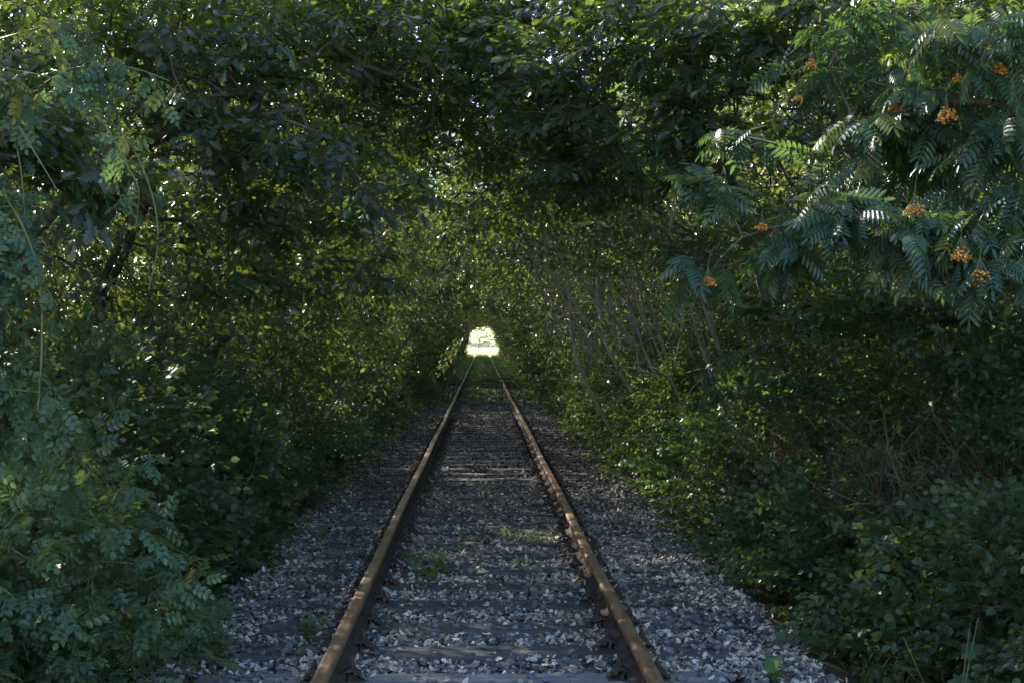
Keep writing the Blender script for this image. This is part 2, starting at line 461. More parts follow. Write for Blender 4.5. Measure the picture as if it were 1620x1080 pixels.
wall_sprays_small = [make_spray(2, 4, .28, .04, .008) for _ in range(4)]
bush_sprays = [make_spray(4, 9, .30, .04, .008) for _ in range(6)]
def bush_data(seed, N=420, W_=1.3, D_=1.1, H=1.7, leaf=SIMPLE, lsize=.042, nst=9, inner=.35, sprays=None, face=None, bare=.0, clipX=None):
    global rng
    rng = np.random.default_rng(seed); random.seed(seed)
    P = []
    while len(P) < N:
        v = rng.normal(0, 1, 3); v /= np.linalg.norm(v); v[2] = abs(v[2])
        r = rng.random() ** inner
        p = v * r * np.array([D_, W_, H])
        p *= 1 + .16 * math.sin(3 * p[1] + seed) * math.cos(2.3 * p[2] + seed)
        if p[2] < .12 + bare * rng.random(): continue
        P.append(p)
    P = np.array(P)
    stems = []
    for k in range(nst):
        a = rng.uniform(0, 2 * np.pi); rr = rng.uniform(.05, .4)
        b = np.array([rr * math.cos(a), rr * math.sin(a), -.4])
        e = np.array([math.cos(a) * D_ * .6 * rng.uniform(.3, 1), math.sin(a) * W_ * .6 * rng.uniform(.3, 1), H * rng.uniform(.55, .85)])
        stems.append(curve_pts([b, b * .7 + e * .3 + np.array([0, 0, .15 * H]), e], 9))
    A, B, ra, rb, dr = grow(stems, P, .22, .03, .0022, .45, .15, .002)
    dirs = norm(dr * .5 + norm(P) * .6 + rng.normal(0, .3, P.shape))
    lv, tw = sprays_at(P, dirs, sprays or bush_sprays, leaf, lsize, .3, twig_r=.0013, clip=clipX, tints=np.clip(rng.normal(.4, .25, len(P)), 0, 1))
    return join_wood(tubes(A, B, ra, rb, 5), tw), lv

ORD = ["nearest", "second", "third", "fourth", "fifth", "sixth", "seventh", "eighth", "ninth", "tenth", "eleventh", "twelfth", "thirteenth",
       "fourteenth", "fifteenth", "sixteenth", "seventeenth", "eighteenth", "nineteenth", "twentieth"]

# ================================================================== the ground
def vnoise(x, y, s=0.0):
    return (np.sin(x * 1.7 + y * 2.3 + s) + np.sin(x * 3.9 - y * 2.9 + 2 * s) * .5 + np.sin(x * 8.3 + y * 7.1 + s) * .3) / 1.8

def ground_z(x, y):
    ax = np.abs(x)
    t = np.clip((ax - 1.75) / .9, 0, 1); t = t * t * (3 - 2 * t)
    z = -.07 - .38 * t + .05 * vnoise(x, y) * t
    return np.where(y > 152, np.maximum(z, -.10), z)

xs = np.concatenate([[-900, -300, -80, -30, -14, -8, -5.5, -4.2, -3.4], np.arange(-3, 3.01, .25), [3.4, 4.2, 5.5, 8, 14, 30, 80, 300, 900]])
ys = np.concatenate([[-40, -10, -3], np.arange(0, 40, .6), np.arange(40, 160, 3), [165, 180, 200, 240, 300, 400, 700, 1500, 2600]])
gx, gy = np.meshgrid(xs, ys)
gz = ground_z(gx, gy)
V = np.stack([gx, gy, gz], -1).reshape(-1, 3)
nx = len(xs); i = np.arange(len(ys) - 1)[:, None] * nx + np.arange(nx - 1)[None]
i = i.ravel(); Fq = np.stack([i, i + 1, i + nx + 1, i + nx], 1)
tag(mesh("ground", V, Fq, M['soil'], smooth=True), kind='structure')

def bed_z(x, y):
    ax = np.abs(x)
    edge = np.clip((ax - 1.62) / .45, 0, 1)
    return -.036 - .26 * edge ** 1.3 + .012 * vnoise(x * 3, y * 3) 
xs = np.arange(-2.25, 2.26, .09); ys = np.concatenate([np.arange(2, 30, .12), np.arange(30, 80, .5), np.arange(80, 150, 2)])
gx, gy = np.meshgrid(xs, ys); rr = np.random.default_rng(3)
gz = bed_z(gx, gy) + rr.normal(0, .006, gx.shape)
V = np.stack([gx, gy, gz], -1).reshape(-1, 3); nx = len(xs)
i = (np.arange(len(ys) - 1)[:, None] * nx + np.arange(nx - 1)[None]).ravel(); Fq = np.stack([i, i + 1, i + nx + 1, i + nx], 1)
tag(mesh("track_bed", V, Fq, M['bed'], smooth=True), kind='structure')

# ballast stones: broken, flat faceted, no two placed alike
def ico():
    p = (1 + 5 ** .5) / 2
    V = np.array([(-1, p, 0), (1, p, 0), (-1, -p, 0), (1, -p, 0), (0, -1, p), (0, 1, p), (0, -1, -p), (0, 1, -p), (p, 0, -1), (p, 0, 1), (-p, 0, -1), (-p, 0, 1)])
    Fc = np.array([(0, 11, 5), (0, 5, 1), (0, 1, 7), (0, 7, 10), (0, 10, 11), (1, 5, 9), (5, 11, 4), (11, 10, 2), (10, 7, 6), (7, 1, 8), (3, 9, 4), (3, 4, 2), (3, 2, 6), (3, 6, 8), (3, 8, 9), (4, 9, 5), (2, 4, 11), (6, 2, 10), (8, 6, 7), (9, 8, 1)])
    return norm(V.astype(float)), Fc
IV, IF = ico()
def stones(n, y0, y1, smin, smax, seed, power=1.0):
    g = np.random.default_rng(seed)
    y = y0 + (y1 - y0) * g.random(n) ** power
    x = g.uniform(-2.1, 2.1, n)
    near_rail = np.abs(np.abs(x) - .75) < .045
    # between sleepers the stones lie high, on a sleeper only few lie
    ph = ((y - 6.71) / .655) % 1.0; on = ((ph < .22) | (ph > .78)) & (np.abs(x) < 1.3)
    keep = ~near_rail & (~on | (g.random(n) < .05 + .25 * (np.abs(np.abs(x) - 1.1) < .2)))
    x, y, on = x[keep], y[keep], on[keep]; n = len(x)
    s = g.uniform(smin, smax, n) * np.where(g.random(n) < .08, 1.35, 1)
    z = bed_z(x, y) + np.where(on, .046, g.uniform(-.010, .020, n)) + s * .15
    tv = []
    for k in range(10):
        v = IV * np.array([1, g.uniform(.65, .95), g.uniform(.45, .75)]) * (1 + g.normal(0, .17, (12, 1)))
        tv.append(v)
    d = norm(np.stack([g.normal(size=n), g.normal(size=n), g.normal(0, .3, n)], 1)); nn = np.stack([g.normal(0, .45, n), g.normal(0, .45, n), np.ones(n)], 1)
    w = g.integers(0, 10, n); out = []
    for k in range(10):
        q = w == k
        out.append(place((tv[k], IF), np.stack([x, y, z], 1)[q], d[q], nn[q], s[q] * .5, np.where(g.random(q.sum()) < .04 + .5 * np.exp(-((np.abs(x[q]) - .75) / .16) ** 2) + .35 * np.clip((y[q] - 12) / 10, 0, 1), g.uniform(.84, 1, q.sum()), np.clip(g.normal(.38, .2, q.sum()), 0, .82))))
    return merge(out)
V, Fc, T = merge([stones(42000, 4.2, 16, .022, .062, 1), stones(13000, 16, 34, .03, .06, 2), stones(6000, 34, 60, .045, .085, 4)])
tag(mesh("ballast", V, Fc, M['stone'], tint=T), "loose blue grey ballast stones round the sleepers", "ballast", kind='stuff')

# fallen pale oak leaves, curled
def litter(n, y0, y1, seed):
    g = np.random.default_rng(seed)
    y = y0 + (y1 - y0) * g.random(n); x = np.where(g.random(n) < .30, np.sign(g.normal(size=n)) * (.75 + g.normal(0, .14, n)), g.uniform(-2.05, 2.05, n))
    x = np.where(np.abs(np.abs(x) - .75) < .055, x + .14 * np.sign(x), x)
    ph = ((y - 6.71) / .655) % 1.0; on = ((ph < .2) | (ph > .8)) & (np.abs(x) < 1.3)
    k = (~on | (g.random(n) < np.clip(.14 + (y - 9) * .04, .10, .7))); x, y = x[k], y[k]; n = len(x); on = on[k]
    # heaps: litter gathers in patches
    hp = vnoise(x * 1.6, y * 1.1, 5) + g.normal(0, .45, n); k = hp > -.45 + np.clip((9 - y) * .06, -.5, .25); x, y, on = x[k], y[k], on[k]; n = len(x)
    z = bed_z(x, y) + np.where(on, .050, .022) + g.uniform(0, .02, n)
    d = np.stack([g.normal(size=n), g.normal(size=n), g.normal(0, .28, n)], 1); nn = np.stack([g.normal(0, .5, n), g.normal(0, .5, n), np.ones(n)], 1)
    t1 = (OAKMID[0] * np.array([1, 1.5, 1.0]), OAKMID[1]); t2 = (OAKMID[0] * np.array([1, 1.25, -1.7]), OAKMID[1]); t3 = (OAKMID[0] * np.array([.8, 1.3, 2.2]), OAKMID[1])
    w = g.integers(0, 3, n); out = []
    for q, t in enumerate((t1, t2, t3)):
        m_ = w == q
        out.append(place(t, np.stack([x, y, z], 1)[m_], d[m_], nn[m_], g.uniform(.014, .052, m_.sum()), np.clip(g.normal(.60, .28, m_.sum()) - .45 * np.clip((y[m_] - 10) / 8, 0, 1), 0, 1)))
    return merge(out)
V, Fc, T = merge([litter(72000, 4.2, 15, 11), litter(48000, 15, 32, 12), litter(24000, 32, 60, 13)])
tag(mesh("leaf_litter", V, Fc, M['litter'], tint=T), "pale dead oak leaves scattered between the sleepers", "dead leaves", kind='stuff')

# ================================================================== the track
def sleeper_mesh(seed, L=2.6, w=.26, h=.15):
    g = np.random.default_rng(seed)
    nx, ny = 40, 7
    x = np.linspace(-L / 2, L / 2, nx); yy = np.array([-1, -.93, -.6, 0, .6, .93, 1]) * w / 2
    X, Y = np.meshgrid(x, yy, indexing='ij')
    grain = np.sin(Y * 90 + g.uniform(0, 6)) * .0025
    Z = .004 * vnoise(X * 2, Y * 9, seed) + grain + g.normal(0, .0016, X.shape)
    Z[:, 0] -= .012 + g.random(nx) * .006; Z[:, -1] -= .012 + g.random(nx) * .006
    Y = Y + (g.normal(0, .003, (nx, 1)))
    top = np.stack([X, Y, Z], -1).reshape(-1, 3)
    bot = top.copy(); bot[:, 2] = -h
    i = (np.arange(nx - 1)[:, None] * ny + np.arange(ny - 1)[None]).ravel()
    Ft = np.stack([i, i + ny, i + ny + 1, i + 1], 1); n = len(top)
    Fb = Ft[:, ::-1] + n
    side = []
    for a in range(nx - 1):
        side.append((a * ny, a * ny + n, (a + 1) * ny + n, (a + 1) * ny))
        side.append((a * ny + ny - 1, (a + 1) * ny + ny - 1, (a + 1) * ny + ny - 1 + n, a * ny + ny - 1 + n))
    for b in range(ny - 1):
        side.append((b, b + 1, b + 1 + n, b + n)); e = (nx - 1) * ny
        side.append((e + b, e + b + n, e + b + 1 + n, e + b + 1))
    return np.vstack([top, bot]), np.vstack([Ft, Fb, np.array(side)])

def box(cx, cy, cz, sx, sy, sz):
    c = np.array([(-1, -1, -1), (1, -1, -1), (1, 1, -1), (-1, 1, -1), (-1, -1, 1), (1, -1, 1), (1, 1, 1), (-1, 1, 1)], float)
    c[4:, :2] *= .9
    return c * np.array([sx, sy, sz]) / 2 + np.array([cx, cy, cz]), np.array([(0, 3, 2, 1), (4, 5, 6, 7), (0, 1, 5, 4), (1, 2, 6, 5), (2, 3, 7, 6), (3, 0, 4, 7)])

def plate_geo(): return merge([box(0, 0, .008, .34, .15, .016), box(-.088, 0, .024, .018, .14, .022), box(.088, 0, .024, .018, .14, .022)])[:2]
def clip_geo(s):
    """bent clamp plate that presses on the rail foot, with a spring washer, a nut and the bolt's end"""
    prof = [(.045, .030), (.062, .045), (.085, .050), (.108, .046), (.128, .034), (.140, .018)]
    V, Fc = [], []
    for (x, z) in prof:
        for y in (-.035, .035): V += [(s * x, y, z + .008), (s * x, y, z - .006)]
    for k in range(len(prof) - 1):
        a = 4 * k; b = a + 4
        Fc += [(a, a + 2, b + 2, b), (a + 1, b + 1, b + 3, a + 3), (a, b, b + 1, a + 1), (a + 2, a + 3, b + 3, b + 2)]
    Fc += [(0, 1, 3, 2), (len(V) - 4, len(V) - 2, len(V) - 1, len(V) - 3)]
    return np.array(V, float), np.array(Fc)
def bolt_geo(s):
    c = s * .092
    a, f = tubes([[c, 0, .054]], [[c, 0, .062]], [.024], [.022], 8)
    b, g_ = tubes([[c, 0, .062]], [[c, 0, .086]], [.019], [.018], 6)
    d, h_ = tubes([[c, 0, .086]], [[c, 0, .104]], [.011], [.010], 6)
    e = box(c, 0, .086, .026, .026, .004); k = box(c, 0, .105, .014, .014, .003)
    return merge([(a, f), (b, g_), (d, h_), e, k])[:2]

SLEEP_MAT = M['sleeper']
def make_sleeper(y, seed, parts=True):
    V, Fc = sleeper_mesh(seed)
    if not parts:
        o = mesh("sleeper", V, Fc, SLEEP_MAT); o.location = (0, y, 0); return o
    t = empty("sleeper", (0, y, 0))
    mesh("timber", V, Fc, SLEEP_MAT, t, loc=(0, 0, .006))
    for rx in (-.75, .75):
        p = mesh("base_plate", *plate_geo(), M['iron'], t, loc=(rx, 0, .004))
        for s in (-1, 1):
            c = mesh("rail_clip", *clip_geo(s), M['iron'], t, loc=(rx, 0, .012))
            mesh("bolt", *bolt_geo(s), M['iron'], c)
    return t
near_protos = [make_sleeper(6.71 - .655, 1)]
tag(near_protos[0], "dark weathered sleeper just below the photo's lower edge", "sleeper", "sleepers under the rails")
far_protos = {}
g = np.random.default_rng(77)
smeshes = []
for sd_ in range(5): smeshes.append(mesh("sleeper", *sleeper_mesh(sd_ + 20), SLEEP_MAT).data)
for o in [o for o in COL.objects if o.data in smeshes]: bpy.data.objects.remove(o)
NS = 88
for k in range(NS):
    y = 6.71 + .655 * k + (g.normal(0, .015) if k else 0)
    rz = g.normal(0, .006) if k else 0
    if k == 0: lab = "silver grey cracked timber sleeper along the bottom edge of the photo"
    elif k < 20: lab = "dark weathered sleeper, %s up from the silver sleeper at the bottom edge" % (ORD[k] if k > 1 else "next one")
    elif k < 45: lab = "dark sleeper half buried in ballast and leaves in the middle of the track"
    else: lab = "far dark sleeper deep in the tunnel where weeds begin"
    if k < 34:
        o = copy_tree(near_protos[0], (0, y, g.normal(0, .002)), rz, lab, "sleepers under the rails")
        for ch in o.children:
            if ch.name.startswith("timber"): ch.data = smeshes[k % 5]
            elif ch.name.startswith("rail_clip"): ch.rotation_euler = (g.normal(0, .03), 0, g.normal(0, .06))
        if k == 0:
            for ch in o.children:
                if ch.name.startswith("timber"):
                    ch.data = smeshes[0].copy(); ch.data.materials.clear(); ch.data.materials.append(M['oldwood'])
                    ch.location = (-.12, 0, .012)
    else:
        o = bpy.data.objects.new("sleeper", smeshes[k % 5]); COL.objects.link(o); o.location = (0, y, 0); o.rotation_euler = (0, 0, rz)
        tag(o, lab, "sleeper", "sleepers under the rails")

def rail(name, x0, label, seed):
    g = np.random.default_rng(seed)
    prof = [(-.062, 0), (.062, 0), (.062, .010), (.022, .022), (.009, .034), (.008, .100), (.014, .108), (.034, .113), (.0355, .138), (.030, .146), (.018, .1495), (-.018, .1495), (-.030, .146), (-.0355, .138), (-.034, .113), (-.014, .108), (-.008, .100), (-.009, .034), (-.022, .022), (-.062, .010)]
    n = len(prof); ysr = np.concatenate([np.arange(0.5, 40, .5), np.arange(40, 156, 2.)])
    dx = .006 * np.sin(ysr * .23 + seed) + .004 * np.sin(ysr * .71 + 2 * seed); dz = .003 * np.sin(ysr * .9 + seed)
    P = np.array(prof)
    V = np.stack([x0 + P[None, :, 0] + dx[:, None], np.repeat(ysr[:, None], n, 1), .026 + P[None, :, 1] + dz[:, None]], -1).reshape(-1, 3)
    Fc, mi = [], []
    for a in range(len(ysr) - 1):
        for b in range(n):
            c = (b + 1) % n
            Fc.append((a * n + b, a * n + c, (a + 1) * n + c, (a + 1) * n + b)); mi.append(1 if 7 <= b <= 13 else 0)
    Fc = np.array(Fc)[:, ::-1]
    o = mesh(name, V, Fc, [M['web'], M['head']], midx=mi)
    tag(o, label, "rail", "the two rails")
rail("rail", -.75, "left rusty steel rail with a worn brown top", 1)
rail("rail", .75, "right rusty steel rail with a worn brown top", 2)

# ================================================================== the walls of the tunnel
protos = []
oakmid_specs = [(101, 840, OAKMID, .105, 3, .0), (102, 860, LOW, .090, 3, .0), (103, 840, OAKMID, .098, 2, .0), (104, 880, SIMPLE, .080, 4, .0)]
far_specs = [(105, 700, LOW, .112, 3, .0), (106, 700, LOW, .106, 3, .0)]
lean_specs = [(107, 560, LOW, .088, 7, .6)]
def tree_proto(spec):
    sd_, N, leaf, ls, st, gap = spec
    w, l = wall_tree_data(sd_, N, 8.0 + .4 * math.sin(sd_), 1.0 if not gap else 1.35, leaf, ls, st, gap=gap)
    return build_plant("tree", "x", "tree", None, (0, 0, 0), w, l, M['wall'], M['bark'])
near_t = [tree_proto(s) for s in oakmid_specs]
far_t = [tree_proto(s) for s in far_specs]
lean_t = [tree_proto(s) for s in lean_specs]
used = set()
def put(protos_, k, loc, rz, label, group, scale):
    return copy_tree(protos_[k % len(protos_)], loc, rz, label, group, scale, cat="tree")

g = np.random.default_rng(5)
for side, word in ((-1, "left"), (1, "right")):
    y = 14.0 if side < 0 else 15.5
    k = 0
    while y < 148:
        x = side * (TX + g.uniform(-.15, .35) + (1.1 if side > 0 and y < 31 else 0))
        fl = 1 if g.random() < .5 else -1
        sc = g.uniform(.94, 1.1)
        if y < 60: lab = "green deciduous tree of the tunnel's %s wall, %s from the camera" % (word, ORD[k])
        else: lab = "distant green tree of the %s tunnel wall, deep near the bright opening" % word
        lean = side > 0 and 18 < y < 40
        pr = lean_t if lean and k % 2 == 0 else (near_t if y < 55 else far_t)
        if not (side < 0 and k in (2, 6, 10)): put(pr, int(g.integers(0, 9)), (x, y, -.4), 0 if side < 0 else math.pi, lab, "trees forming the %s tunnel wall" % word, (1, fl * (.5 if side < 0 and k == 1 else 1), sc))
        y += g.uniform(3.1, 3.9) if y < 60 else g.uniform(3.8, 4.8); k += 1
    # second row, closing the wood behind the first
    y = 5.0; ku = -1
    while y < 146:
        ku += 1
        x = side * (8.2 + g.uniform(-.5, .9))
        put(far_t + near_t[1:2], int(g.integers(0, 9)), (x, y, -.4), g.uniform(0, 6.28), ("tall tree in the wood behind the %s tunnel wall, %s from the camera" % (word, ORD[ku]) if y < 40 else "far tree in the wood behind the %s wall of the tunnel" % word), "trees of the wood behind the %s tunnel wall" % word, (1.08, 1.08, g.uniform(1.1, 1.35)))
        y += g.uniform(5.4, 7.2)

# bushes along the ballast edge
bp = [build_plant("bush", "x", "bush", None, (0, 0, 0), *bush_data(s, 430, 1.35, .95, 1.75, SIMPLE, .048), M['bush'], M['twig'], 'foliage', 'stems') for s in (201, 202)] + [build_plant("bush", "x", "bush", None, (0, 0, 0), *bush_data(203, 330, 1.35, .95, 1.6, MAPLE, .07), M['rose'], M['twig'], 'foliage', 'stems'),
      build_plant("bush", "x", "bush", None, (0, 0, 0), *bush_data(206, 430, 1.35, .95, 1.8, ROSE, .075, sprays=wall_sprays_small), M['wall'], M['twig'], 'foliage', 'stems')]
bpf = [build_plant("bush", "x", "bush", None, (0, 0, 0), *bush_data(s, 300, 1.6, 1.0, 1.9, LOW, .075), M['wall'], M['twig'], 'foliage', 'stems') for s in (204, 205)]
for side, word in ((-1, "left"), (1, "right")):
    y = 14.0 if side < 0 else 14.5; k = 0
    while y < 148:
        far = y > 32
        X = 2.72 + g.uniform(-.1, .25) + (.15 if y > 60 else 0)
        pr = bpf if far else bp
        if y < 60: lab = "low green bush beside the %s edge of the ballast, %s from the camera" % (word, ORD[k]) if k < 20 else "x"
        else: lab = "distant low bush by the %s ballast edge near the bright opening" % word
        copy_tree(pr[int(g.integers(0, len(pr)))], (side * X, y, -.35), g.uniform(-.5, .5) + (0 if side < 0 else math.pi), lab, "bushes lining the %s ballast edge" % word, g.uniform(.9, 1.12) if not (side > 0 and 15 < y < 32) else (1.1, 1.1, g.uniform(1.2, 1.4)))
        copied = True
        y += g.uniform(2.0, 2.6) if y < 60 else g.uniform(3.2, 4.2); k += 1
        if k == 20 and y < 60: y = 60.5
for p in near_t + far_t + lean_t + bp + bpf:
    for ch in list(p.children): bpy.data.objects.remove(ch)
    bpy.data.objects.remove(p)

# ================================================================== near trees and shrubs
def blob_targets(blobs, seed):
    """points spread through soft ellipsoids: (pixel x, pixel y, depth, half width px, half height px, half depth m, count)"""
    g = np.random.default_rng(seed); out = []
    for (px, py, d, rx, ry, rd, n) in blobs:
        c = at(px, py, d); k = d / F
        v = norm(g.normal(size=(n, 3))) * (g.random((n, 1)) ** .45)
        out.append(c + v * np.array([rx * k, rd, ry * k]))
    return np.concatenate(out)

def blob_plant(name, label, cat, base, stems, blobs, seed, sprays, leafT, lsize, leafm, woodm, group=None, step=.35, r0=.004, expo=.5,
               droop=.15, foliage='crown', trunk='trunk', twig_r=.002, jit=.05, spread=None, lvar=.25, tl=(.45, .22)):
    global rng
    rng = np.random.default_rng(seed); random.seed(seed)
    base = np.array(base, float)
    T = blob_targets(blobs, seed) - base
    st = [curve_pts(np.array(s, float) - base, 14) for s in stems]
    A, B, ra, rb, dr = grow(st, T, step, jit, r0, expo)
    dirs = norm(dr * .8 + rng.normal(0, .6, T.shape)); dirs[:, 2] = dirs[:, 2] * .35 - droop
    lv, tw = sprays_at(T, dirs, sprays, leafT, lsize, lvar, twig_r=twig_r, tints=np.clip(rng.normal(*tl, len(T)), 0, 1))
    wv = join_wood(tubes(A, B, ra, rb, 6), tw)
    return build_plant(name, label, cat, group, base, wv, lv, leafm, woodm, foliage, trunk)

oak_sprays = [make_spray(3, 7, .26, .1, .012, 62) for _ in range(8)]
# ---- oak on the left, its boughs hang over the left rail
LX, LY = -4.3, 10.8
blob_plant("oak_tree", "large oak at the left whose dark blue green boughs hang low over the left rail", "tree", (LX, LY, -.45),
    [[(LX, LY, -.5), (LX + .1, LY - .1, 1.5), (LX + .5, LY - .3, 3.2), (LX + 1.4, LY - .4, 4.9), (LX + 2.9, LY - .6, 6.0)],
     [(LX, LY, 1.0), (LX + .8, LY - .6, 2.3), (LX + 1.9, LY - 1.0, 3.1), (LX + 3.0, LY - 1.2, 3.3)],
     [(LX, LY, 1.2), (LX - .2, LY - 1.6, 2.6), (LX + .8, LY - 3.2, 3.2), (LX + 1.6, LY - 4.0, 3.2)]],
    [(30, 210, 6.9, 80, 55, .35, 26), (150, 290, 7.1, 70, 45, .3, 20), (70, 120, 7.6, 90, 60, .5, 18),
     (230, 60, 9.4, 230, 90, 1.0, 95), (330, 190, 9.6, 150, 60, .7, 50), (450, 230, 9.2, 110, 45, .5, 34),
     (450, 320, 10.6, 130, 60, .8, 50), (600, 300, 9.8, 60, 40, .4, 12), (400, 430, 11.4, 130, 50, .8, 44), (590, 420, 11, 60, 40, .3, 9),
     (520, 60, 10.6, 200, 110, 1.2, 120), (430, -10, 12.5, 220, 60, 1.0, 60), (700, 60, 11.6, 150, 100, 1.2, 60), (340, 330, 10.6, 110, 80, .7, 35), (640, 180, 11.6, 120, 70, 1.0, 34)],
    31, oak_sprays, OAK, .098, M['oak'], M['bark'], tl=(.35, .22))
# ---- oak on the right, closes the arch
RX, RY = 2.95, 12.6
blob_plant("oak_tree", "oak at the right with a dark leaning trunk behind the rowan berries", "tree", (RX, RY, -.45),
    [[(RX, RY, -.5), (RX - .15, RY, 1.2), (RX - .5, RY - .05, 2.6), (RX - 1.1, RY - .3, 4.2), (RX - 1.9, RY - .7, 5.4)],
     [(RX - .3, RY, 1.9), (RX + .1, RY - .6, 3.2), (RX + .1, RY - 1.8, 4.4), (RX - .2, RY - 2.6, 5.0)]],
    [(960, 60, 10.2, 160, 95, 1.1, 90), (900, 190, 10.8, 120, 100, .9, 62), (990, 270, 11.4, 130, 60, .9, 50), (860, 270, 13, 80, 60, .9, 20),
     (1120, 190, 9.6, 110, 90, .7, 50), (1110, 390, 11.4, 80, 40, .5, 14), (1150, 60, 9.2, 120, 70, .7, 48), (1310, 60, 9.0, 120, 70, .7, 48),
     (1240, 330, 10.5, 80, 60, .6, 14), (1330, 180, 10, 120, 80, .8, 36), (800, 90, 11.4, 90, 100, 1.0, 45), (760, 200, 14, 130, 70, 1.2, 50), (740, 15, 12.5, 170, 60, 1.2, 90), (860, 130, 13.5, 110, 70, 1.0, 40), (600, 150, 14, 130, 80, 1.2, 40), (1480, 60, 9.5, 150, 80, .8, 40), (980, 0, 12.5, 200, 60, 1.0, 60), (1500, 260, 9.8, 140, 100, .6, 34)],
    32, oak_sprays, OAK, .098, M['oak'], M['bark'], tl=(.4, .24))

blob_plant("hazel_shrub", "dark hazel boughs filling the shade under the rowan branches at the right", "bush", (4.6, 10.8, -.45),
    [[(4.6, 10.8, -.5), (4.5, 10.7, .8), (4.2, 10.5, 2.0), (3.8, 10.2, 2.9)], [(4.6, 10.8, -.4), (5.0, 10.3, 1.0), (5.1, 9.9, 2.4)]],
    [(1480, 480, 10.0, 150, 45, .6, 42), (1300, 490, 11.2, 120, 40, .6, 34), (1590, 560, 9.4, 80, 70, .5, 24), (1400, 400, 11.4, 150, 60, .7, 34), (1240, 560, 12.0, 90, 40, .5, 18)],
    36, bush_sprays, OVAL, .066, M['bush'], M['twig'], foliage='foliage', trunk='stems', droop=.1)
# ---- rowan on the right with orange berries
rowan_sprays = []
for q in range(6):
    pos, d, n = [], [], []
    segA, segB = [], []
    for k in range(6):
        t = k / 5; p = np.array([-.16 + .2 * t, 0, .01]); a = math.radians(random.uniform(25, 80)) * (1 if k % 2 else -1) * (1 - .5 * t)
        pos.append(p); d.append((math.cos(a), math.sin(a), random.uniform(-.6, .3))); n.append((random.gauss(0, .45), random.gauss(0, .45), 1))
        segA.append(p - np.array([.05, 0, 0])); segB.append(p)
    rowan_sprays.append((np.array(pos), norm(np.array(d, float)), norm(np.array(n)), np.array(segA), np.array(segB)))
WX, WY = 3.7, 7.6
rowan = blob_plant("rowan_tree", "rowan reaching in from the right with feathered leaves and orange berry clusters", "tree", (WX, WY, -.45),
    [[(WX, WY, -.5), (WX - .05, WY - .1, 1.2), (WX - .3, WY - .2, 2.6), (WX - .6, WY - .5, 4.2)],
     [(WX - .15, WY - .1, 1.8), (WX - .9, WY - .5, 2.25), tuple(at(1560, 390, 6.7)), tuple(at(1400, 350, 6.9)), tuple(at(1200, 365, 7.1)), tuple(at(1130, 420, 7.2))],
     [(WX - .15, WY - .1, 2.1), tuple(at(1620, 190, 6.8)), tuple(at(1500, 160, 6.9)), tuple(at(1380, 130, 7.3))]],
    [(1520, 110, 6.9, 130, 90, .55, 34), (1400, 230, 7.4, 130, 70, .5, 26), (1560, 330, 6.6, 100, 60, .35, 22), (1480, 390, 6.6, 90, 45, .3, 16),
     (1330, 340, 6.9, 70, 35, .25, 13), (1240, 390, 7.1, 50, 40, .2, 7), (1120, 300, 7.2, 45, 30, .15, 6), (1110, 440, 7.2, 30, 25, .1, 3), (1575, 430, 6.4, 50, 30, .2, 6),
     (1350, 110, 8.0, 130, 90, .5, 20), (1560, 230, 6.9, 80, 50, .4, 16), (1180, 210, 8.0, 60, 50, .3, 5)],
    33, rowan_sprays, ROWAN, .175, M['rowan'], M['twig'], r0=.0042, expo=.45, droop=.25, foliage='crown', jit=.03)
def berry_geo(seed, r=.055, n=34, br=.0055):
    g = np.random.default_rng(seed)
    p = norm(g.normal(size=(n, 3))) * (g.random((n, 1)) ** .4) * np.array([r * g.uniform(.8, 1.25), r * g.uniform(.7, 1.1), r * g.uniform(.45, .8)])
    p[:, 2] -= .5 * (p[:, 0] ** 2 + p[:, 1] ** 2) / r + g.random(n) * .012
    d = norm(g.normal(size=(n, 3))); nn = norm(g.normal(size=(n, 3)))
    return place((IV, IF), p, d, nn, g.uniform(br * .85, br * 1.15, n))
for k, (px, py, d, sc) in enumerate([(1120, 443, 7.1, 1.0), (1205, 356, 7.05, .75), (1312, 341, 6.85, .8), (1447, 328, 6.5, .95), (1520, 400, 6.3, 1.05), (1550, 435, 6.25, 1.15),
                          (1497, 178, 6.6, 1.2), (1284, 98, 7.6, .7), (1262, 153, 7.6, .6), (1418, 165, 7.0, .9), (1580, 105, 6.6, .8), (1515, 122, 6.7, .6)]):
    V, Fc, T = berry_geo(300 + k, .050 * sc, int(70 * sc), .0062)
    c = at(px, py, d)
    b = mesh("berry_cluster", V, Fc, M['berry'], rowan, T, True, loc=tuple(c - np.array([WX, WY, -.45])))
    g = np.random.default_rng(400 + k)
    tips = V.reshape(-1, 12, 3).mean(1); sel = tips[g.integers(0, len(tips), 12)]
    A = np.repeat([[0, 0, .07 * sc]], 12, 0)
    sv, sf = tubes(np.vstack([A, [[0, 0, .07 * sc]]]), np.vstack([sel, [[.02, .03, .16]]]), np.full(13, .0014), np.full(13, .001), 4)
    mesh("berry_stalk", sv, sf, M['cane'], b)

